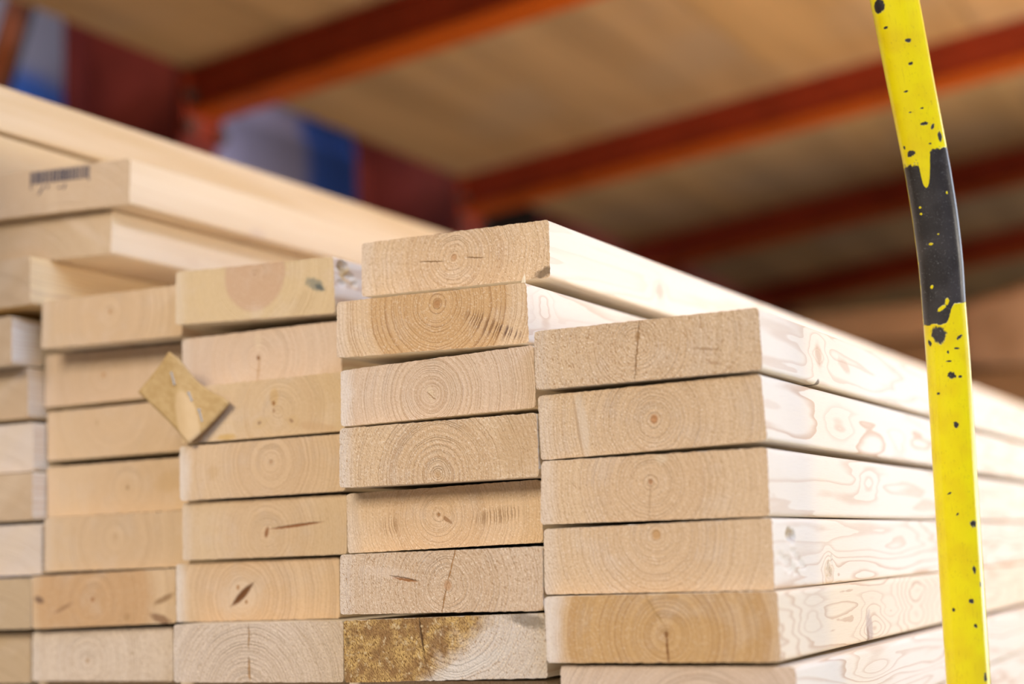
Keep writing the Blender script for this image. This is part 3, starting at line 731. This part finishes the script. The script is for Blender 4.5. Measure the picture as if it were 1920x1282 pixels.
# ------------------------------------------------------------------ bales behind the columns
def bale(name, label, x0, x1, y0, y1, z1, c1, c2, edge, axis, seed):
    s = NT(name + '_film_%d' % seed); P = s.coord(); q = s.sep(P)
    n, _ = s.noise(P, 4, 3, .6)
    e = s.m('MULTIPLY_ADD', n, .10, q[axis])
    c = s.mix(s.sm(e, edge - .03, edge + .05), c1, c2)
    s.bump(n, .3, .02)
    m = s.fin(c, .35, .4)
    g = random.Random(seed); bm = bmesh.new()
    bmesh.ops.create_cube(bm, size=1.)
    bmesh.ops.bevel(bm, geom=list(bm.edges), offset=.08, segments=3, affect='EDGES')
    bmesh.ops.subdivide_edges(bm, edges=bm.edges, cuts=2)
    for v in bm.verts:
        v.co += Vector([g.uniform(-.008, .008) for _ in range(3)])
        v.co = Vector((v.co.x * (x1 - x0), v.co.y * (y1 - y0), v.co.z * (z1 - .14)))
    root = empty(name, ((x0 + x1) / 2, (y0 + y1) / 2, 0))
    link('wrapped_load', mesh_of(bm, 'wrapped_load', True), m, root, (0, 0, .14 + (z1 - .14) / 2))
    b = bmesh.new(); w = (x1 - x0) / 2; d = (y1 - y0) / 2
    for k in (-1, 0, 1): box_bm(b, k * (w - .05) - .05, k * (w - .05) + .05, -d, d, 0, .10)
    for k in range(5): box_bm(b, -w, w, -d + k * (2 * d - .1) / 4, -d + k * (2 * d - .1) / 4 + .1, .1, .138)
    link('pallet', mesh_of(b, 'pallet'), M_bear, root)
    tag(root, label, 'pallet load')
bale('wrapped_pallet', 'pale lavender and blue wrapped pallet load between the two red columns', -3.55, -3.22, 3.95, 5.15, 1.92, (.72, .62, .78), (.10, .24, .80), .20, 1, 1)
bale('wrapped_pallet', 'white over blue wrapped pallet load at the upper left, beside the orange brace', -4.6, -3.65, 2.5, 4.15, 2.5, (.08, .24, .80), (.75, .70, .78), .58, 2, 2)

# ------------------------------------------------------------------ brown timbers at the back right
M_br = [plain_wood('brown_timber_%d' % i, a, tuple(v * .65 for v in a), (.06, 1, 1), 14.) for i, a in enumerate(((.36, .19, .085), (.29, .155, .07), (.44, .25, .13)))]
g = random.Random(5); z = 0.; row = 0
while z < 1.04:
    hgt = .098
    for c, (x0, x1) in enumerate(((-1.75, -.62), (-.60, .75))):
        if c == 0 and z > .80: continue
        if z > .68: x0, x1 = ((x0, -.88), (-.325, x1))[c]
        top = z + hgt > .9
        bm = bmesh.new(); box_bm(bm, x0 + g.uniform(-.03, 0), x1 + g.uniform(-.02, 0) , 0, .22, 0, hgt - .004, None, .006)
        o = link('brown_timber', mesh_of(bm, 'brown_timber'), M_br[g.randrange(3)], None, (0, 4.22 + g.uniform(-.03, .03), z))
        tag(o, names[min(row, 6)] + (' ' if row < 7 else ' and higher ') + 'layer up, ' + ('left' if c == 0 else 'right') + ' brown timber of the blurred pile at the back right', 'timber', 'brown timbers piled at the back')
    z += hgt; row += 1

def sack():
    st = NT('brown_sack_paper'); n, _ = st.noise(st.coord(), 7, 3, .6)
    m = st.fin(st.mix(st.sm(n, .35, .7), (.42, .25, .145), (.30, .17, .09)), .75, .2); g = random.Random(11)
    bm = bmesh.new(); bmesh.ops.create_cube(bm, size=1.)
    bmesh.ops.subdivide_edges(bm, edges=bm.edges, cuts=9, use_grid_fill=True)
    for v in bm.verts:
        x, y, z = v.co * 2
        k = (1 - .5 * abs(x) ** 3) * (1 - .25 * y * y)                # thin at both seams, full in the middle
        zz = max(-1, z * k if z > 0 else z * (1 - .2 * x * x))
        zz += .10 * math.sin(5 * x + 1.3) * (z > 0) * (1 - x * x) + g.uniform(-.02, .02) * (z > -.9)
        v.co = Vector((x * .245, y * .12 * (1 - .18 * x * x * x * x), (zz + 1) * .112))
    me = mesh_of(bm, 'paper_sack', True)
    o = link('paper_sack', me, m, None, (-.62, 4.33, .0))
    o.location.z = .782 - .098 - .0 + .002
    tag(o, 'blurred brown paper sack bulging on the timber pile, right of the yellow post', 'sack')
sack()

# ------------------------------------------------------------------ the building
s = NT('concrete'); n, _ = s.noise(s.coord(), 3, 5, .6); M_floor = s.fin(s.mix(n, (.20, .19, .175), (.30, .285, .26)), .6, .3)
s = NT('dark_cladding'); n, _ = s.noise(s.coord(), 2, 3, .6); M_wall = s.fin(s.mix(n, (.030, .018, .013), (.045, .027, .018)), .8, .2)
def slab(name, x0, x1, y0, y1, z0, z1, m):
    bm = bmesh.new(); box_bm(bm, x0, x1, y0, y1, z0, z1)
    return tag(link(name, mesh_of(bm, name), m), kind='structure')
slab('floor', -6, 6, -5, 9.2, -.1, 0, M_floor)
slab('wall_back', -6, 6, 9.0, 9.2, 0, 4.5, M_wall)
slab('wall_left', -6.2, -6, -5, 9.2, 0, 4.5, M_wall)

# ------------------------------------------------------------------ light
def area(name, loc, aim, sx, sy, power, col):
    l = bpy.data.lights.new(name, 'AREA'); l.shape = 'RECTANGLE'; l.size = sx; l.size_y = sy; l.energy = power; l.color = col
    o = bpy.data.objects.new(name, l); COL.objects.link(o); o.location = loc
    o.rotation_euler = (Vector(aim) - Vector(loc)).to_track_quat('-Z', 'Y').to_euler()
    return o
area('aisle_lamp_row', (2.4, -.3, 2.6), (-.5, -.3, .4), 4.6, .6, 116, (.74, .97, 1.58))
area('deck_fill', (1.7, 2.8, .1), (1.2, 2.8, 2.), 2.2, 2.4, 300, (1., .92, .80))  # added fill aimed up to brighten the deck underside
area('rear_right_fill', (3.3, 7.6, 1.5), (-.4, 1.2, 1.0), 2.6, 2.6, 118, (.84, .96, 1.16))  # added bright area for the tube's edge highlight and the deck, no door built
area('hall_lamp', (-.9, -2.6, 2.4), (-.6, 1., .4), 2.5, 1.4, 168, (1., .915, .79))
area('bale_fill', (-5.2, 3.2, 3.9), (-3.5, 3.7, 1.6), 1.2, .5, 60, (1., .96, .92))  # added fill to brighten the wrapped loads, no lamp known there
w = bpy.data.worlds.new('hall'); scene.world = w; w.use_nodes = True
bg = w.node_tree.nodes['Background']; bg.inputs[0].default_value = (1., .86, .72, 1); bg.inputs[1].default_value = .12

# ------------------------------------------------------------------ camera
cd = bpy.data.cameras.new('camera'); cam = bpy.data.objects.new('camera', cd); COL.objects.link(cam)
cd.sensor_fit = 'HORIZONTAL'; cd.sensor_width = 36.; cd.lens = 2980 / 1920 * 36; cd.clip_start = .02
yaw, pit, rol = R(-27.1), R(7.74), R(2.08)
fw = Vector((math.sin(yaw) * math.cos(pit), math.cos(yaw) * math.cos(pit), math.sin(pit)))
rt = Vector((math.cos(yaw), -math.sin(yaw), 0)); dn = fw.cross(rt)
r2 = rt * math.cos(rol) + dn * math.sin(rol); d2 = -rt * math.sin(rol) + dn * math.cos(rol)
M = Matrix((r2, -d2, -fw)).transposed().to_4x4(); M.translation = (0, 0, CZ)
cam.matrix_world = M
cd.dof.use_dof = True; cd.dof.focus_distance = 1.045; cd.dof.aperture_fstop = 3.0
scene.camera = cam
vs = scene.view_settings
vs.view_transform = 'Standard'; vs.look = 'None'; vs.exposure = 0.; vs.gamma = 1.; vs.use_curve_mapping = False
